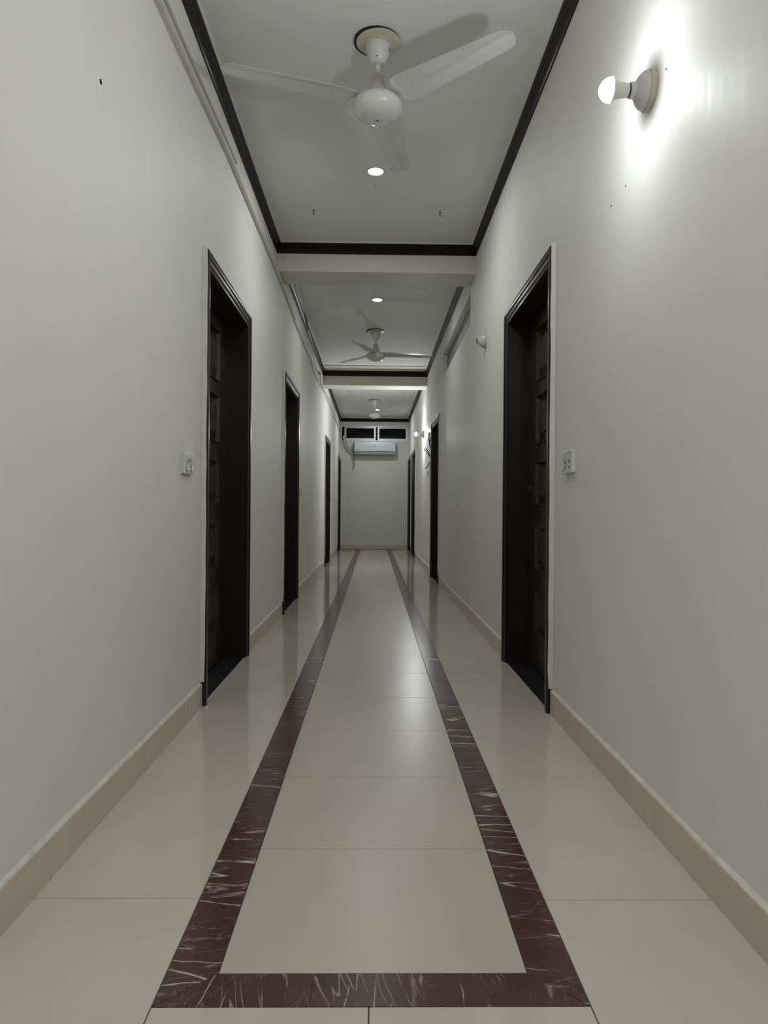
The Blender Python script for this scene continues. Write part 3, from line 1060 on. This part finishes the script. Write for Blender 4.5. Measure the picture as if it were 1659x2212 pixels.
def wall_cable(name, pts, r, mat, label):
    root = empty(name, pts[0])
    o_ = Vector(pts[0])
    MB().tube([Vector(p) - o_ for p in smooth_path(pts, 6)], r, 7).build('cable', mat, root, 40)
    return tag(root, label, 'cable')


wall_cable('cable', [(XL + 0.009, 8.38, 2.752), (XL + 0.010, 8.9, 2.73), (XL + 0.009, 9.3, 2.706), (XL + 0.009, 9.76, 2.700)], 0.008, M['wire_w'],
           'sagging cream cable joining the trunkings before the second beam')
wall_cable('cable', [(XL + 0.009, 8.44, 2.780), (XL + 0.009, 9.2, 2.79), (XL + 0.009, 9.93, 2.826)], 0.007, M['wire_w'],
           'cream cable climbing to the small junction box before the second beam')
wall_cable('cable', [(XL + 0.012, 10.17, 2.818), (XL + 0.012, 10.4, 2.79), (XL + 0.013, 10.8, 2.768), (XL + 0.013, 11.3, 2.782), (XL + 0.012, 12.4, 2.790)], 0.010, M['wire_w'],
           'thick cream cable passing under the second beam')
jb = empty('junction_box', (XL, 10.05, 2.828))
MB().box(0, 0.030, -0.10, 0.10, -0.030, 0.030).build('housing', M['trunk'], jb)
MB().box(0.0301, 0.0312, -0.045, 0.050, -0.016, 0.018).build('opening', M['hole'], jb)
tag(jb, 'small cream junction box with a dark opening on the left wall', 'box')

# ------------------------------------------------------------------ box and loose cables beyond the second right door
sb = empty('breaker_box', (XR, 10.22, 1.975))
MB().box(-0.040, 0, -0.10, 0.10, -0.055, 0.055).build('housing', M['plastic'], sb)
MB().box(-0.043, -0.0405, -0.085, 0.085, -0.045, 0.045).build('cover', M['alu_dark'], sb)
MB().tube([Vector(p) for p in smooth_path([(-0.016, -0.04, -0.053), (-0.020, -0.08, -0.11), (-0.012, -0.18, -0.17), (-0.010, -0.29, -0.23)], 6)], 0.009, 7).build('cable', M['wire'], sb, 40)
tag(sb, 'small grey breaker box on the wall between second right door and far bulb', 'box')
lc = empty('cable_outlet', (XR, 10.05, 1.640))
MB().box(-0.018, 0, -0.05, 0.05, -0.045, 0.07).build('outlet_box', M['plastic'], lc)
for a, b in (((-0.016, 0, 0.05), (-0.085, 0.01, 0.165)), ((-0.022, -0.01, 0.035), (-0.108, 0.0, 0.150)), ((-0.010, -0.02, -0.03), (-0.080, 0.0, -0.135))):
    MB().tube([a, [(p + q) / 2 + 0.002 for p, q in zip(a, b)], b], 0.0055, 6).build('cable_stub', M['wire'], lc, 40)
MB().tube([Vector(p) for p in smooth_path([(-0.012, 0, -0.04), (-0.022, 0.0, -0.14), (-0.040, 0, -0.20), (-0.060, 0, -0.215), (-0.045, 0, -0.195), (-0.020, 0, -0.22),
                                           (-0.010, -0.02, -0.36), (-0.016, -0.04, -0.50), (-0.008, -0.05, -0.66)], 6)], 0.005, 6).build('cable', M['wire_w'], lc, 40)
tag(lc, 'open cable outlet with stiff cable ends beside the second right door', 'cable outlet')

# ------------------------------------------------------------------ small hooks in the ceiling


def hook(x, y, label):
    o = empty('ceiling_hook', (x, y, CEIL))
    MB().tube([(0, 0, 0), (0, 0, -0.020), (0.001, 0, -0.028), (0.003, 0, -0.034)], 0.0028, 7).build('shank', M['black'], o, 40)
    MB().tube([(-0.009, 0, -0.003), (0.009, 0, -0.003)], 0.0026, 6).build('collar', M['black'], o, 40)
    tag(o, label, 'hook', 'black hooks in the ceiling')


hook(-0.447, 5.11, 'black ceiling hook before the first beam, on the left')
hook(0.461, 5.11, 'black ceiling hook before the first beam, on the right')
hook(-0.447, 12.80, 'tiny ceiling hook beyond the second beam, on the left')
hook(0.515, 12.88, 'tiny ceiling hook beyond the second beam, on the right')

# ------------------------------------------------------------------ dry leaf scraps on the far floor
for x, y, s_, lab in ((-0.530, 15.70, 0.020, 'dry leaf scrap by the end of the left marble strip'),
                      (-0.470, 14.10, 0.016, 'dark dry scrap on the floor left of the left strip, far away'),
                      (-0.256, 14.32, 0.014, 'tiny dry scrap just inside the left marble strip, far away'),
                      (0.565, 14.00, 0.032, 'largest dry leaf scrap on the floor right of the right strip'),
                      (0.318, 11.75, 0.016, 'dark scrap lying on the right marble strip'),
                      (-0.72, 16.40, 0.022, 'dark scrap in the far corner by the last left door')):
    n = 9
    mb = MB()
    rim = []
    for k in range(n):
        a = 2 * math.pi * k / n
        r = s_ * (0.55 + 0.45 * random.random())
        rim.append((r * math.cos(a) * 1.4, r * math.sin(a), 0.002 + 0.006 * random.random()))
    vs = [(0, 0, 0.0005)] + rim + [(0, 0, 0.003)] + [(p[0], p[1], p[2] + 0.002) for p in rim]
    fs = [(0, 1 + (k + 1) % n, 1 + k) for k in range(n)] + [(n + 1, n + 2 + k, n + 2 + (k + 1) % n) for k in range(n)]
    fs += [(1 + k, 1 + (k + 1) % n, n + 2 + (k + 1) % n, n + 2 + k) for k in range(n)]
    o = mb.add(vs, fs).build('leaf_scrap', M['leaf'], None, None, (x, y, 0.0003))
    o.rotation_euler = (0, 0, random.random() * 6)
    tag(o, lab, 'leaf', 'dry scraps on the far floor')
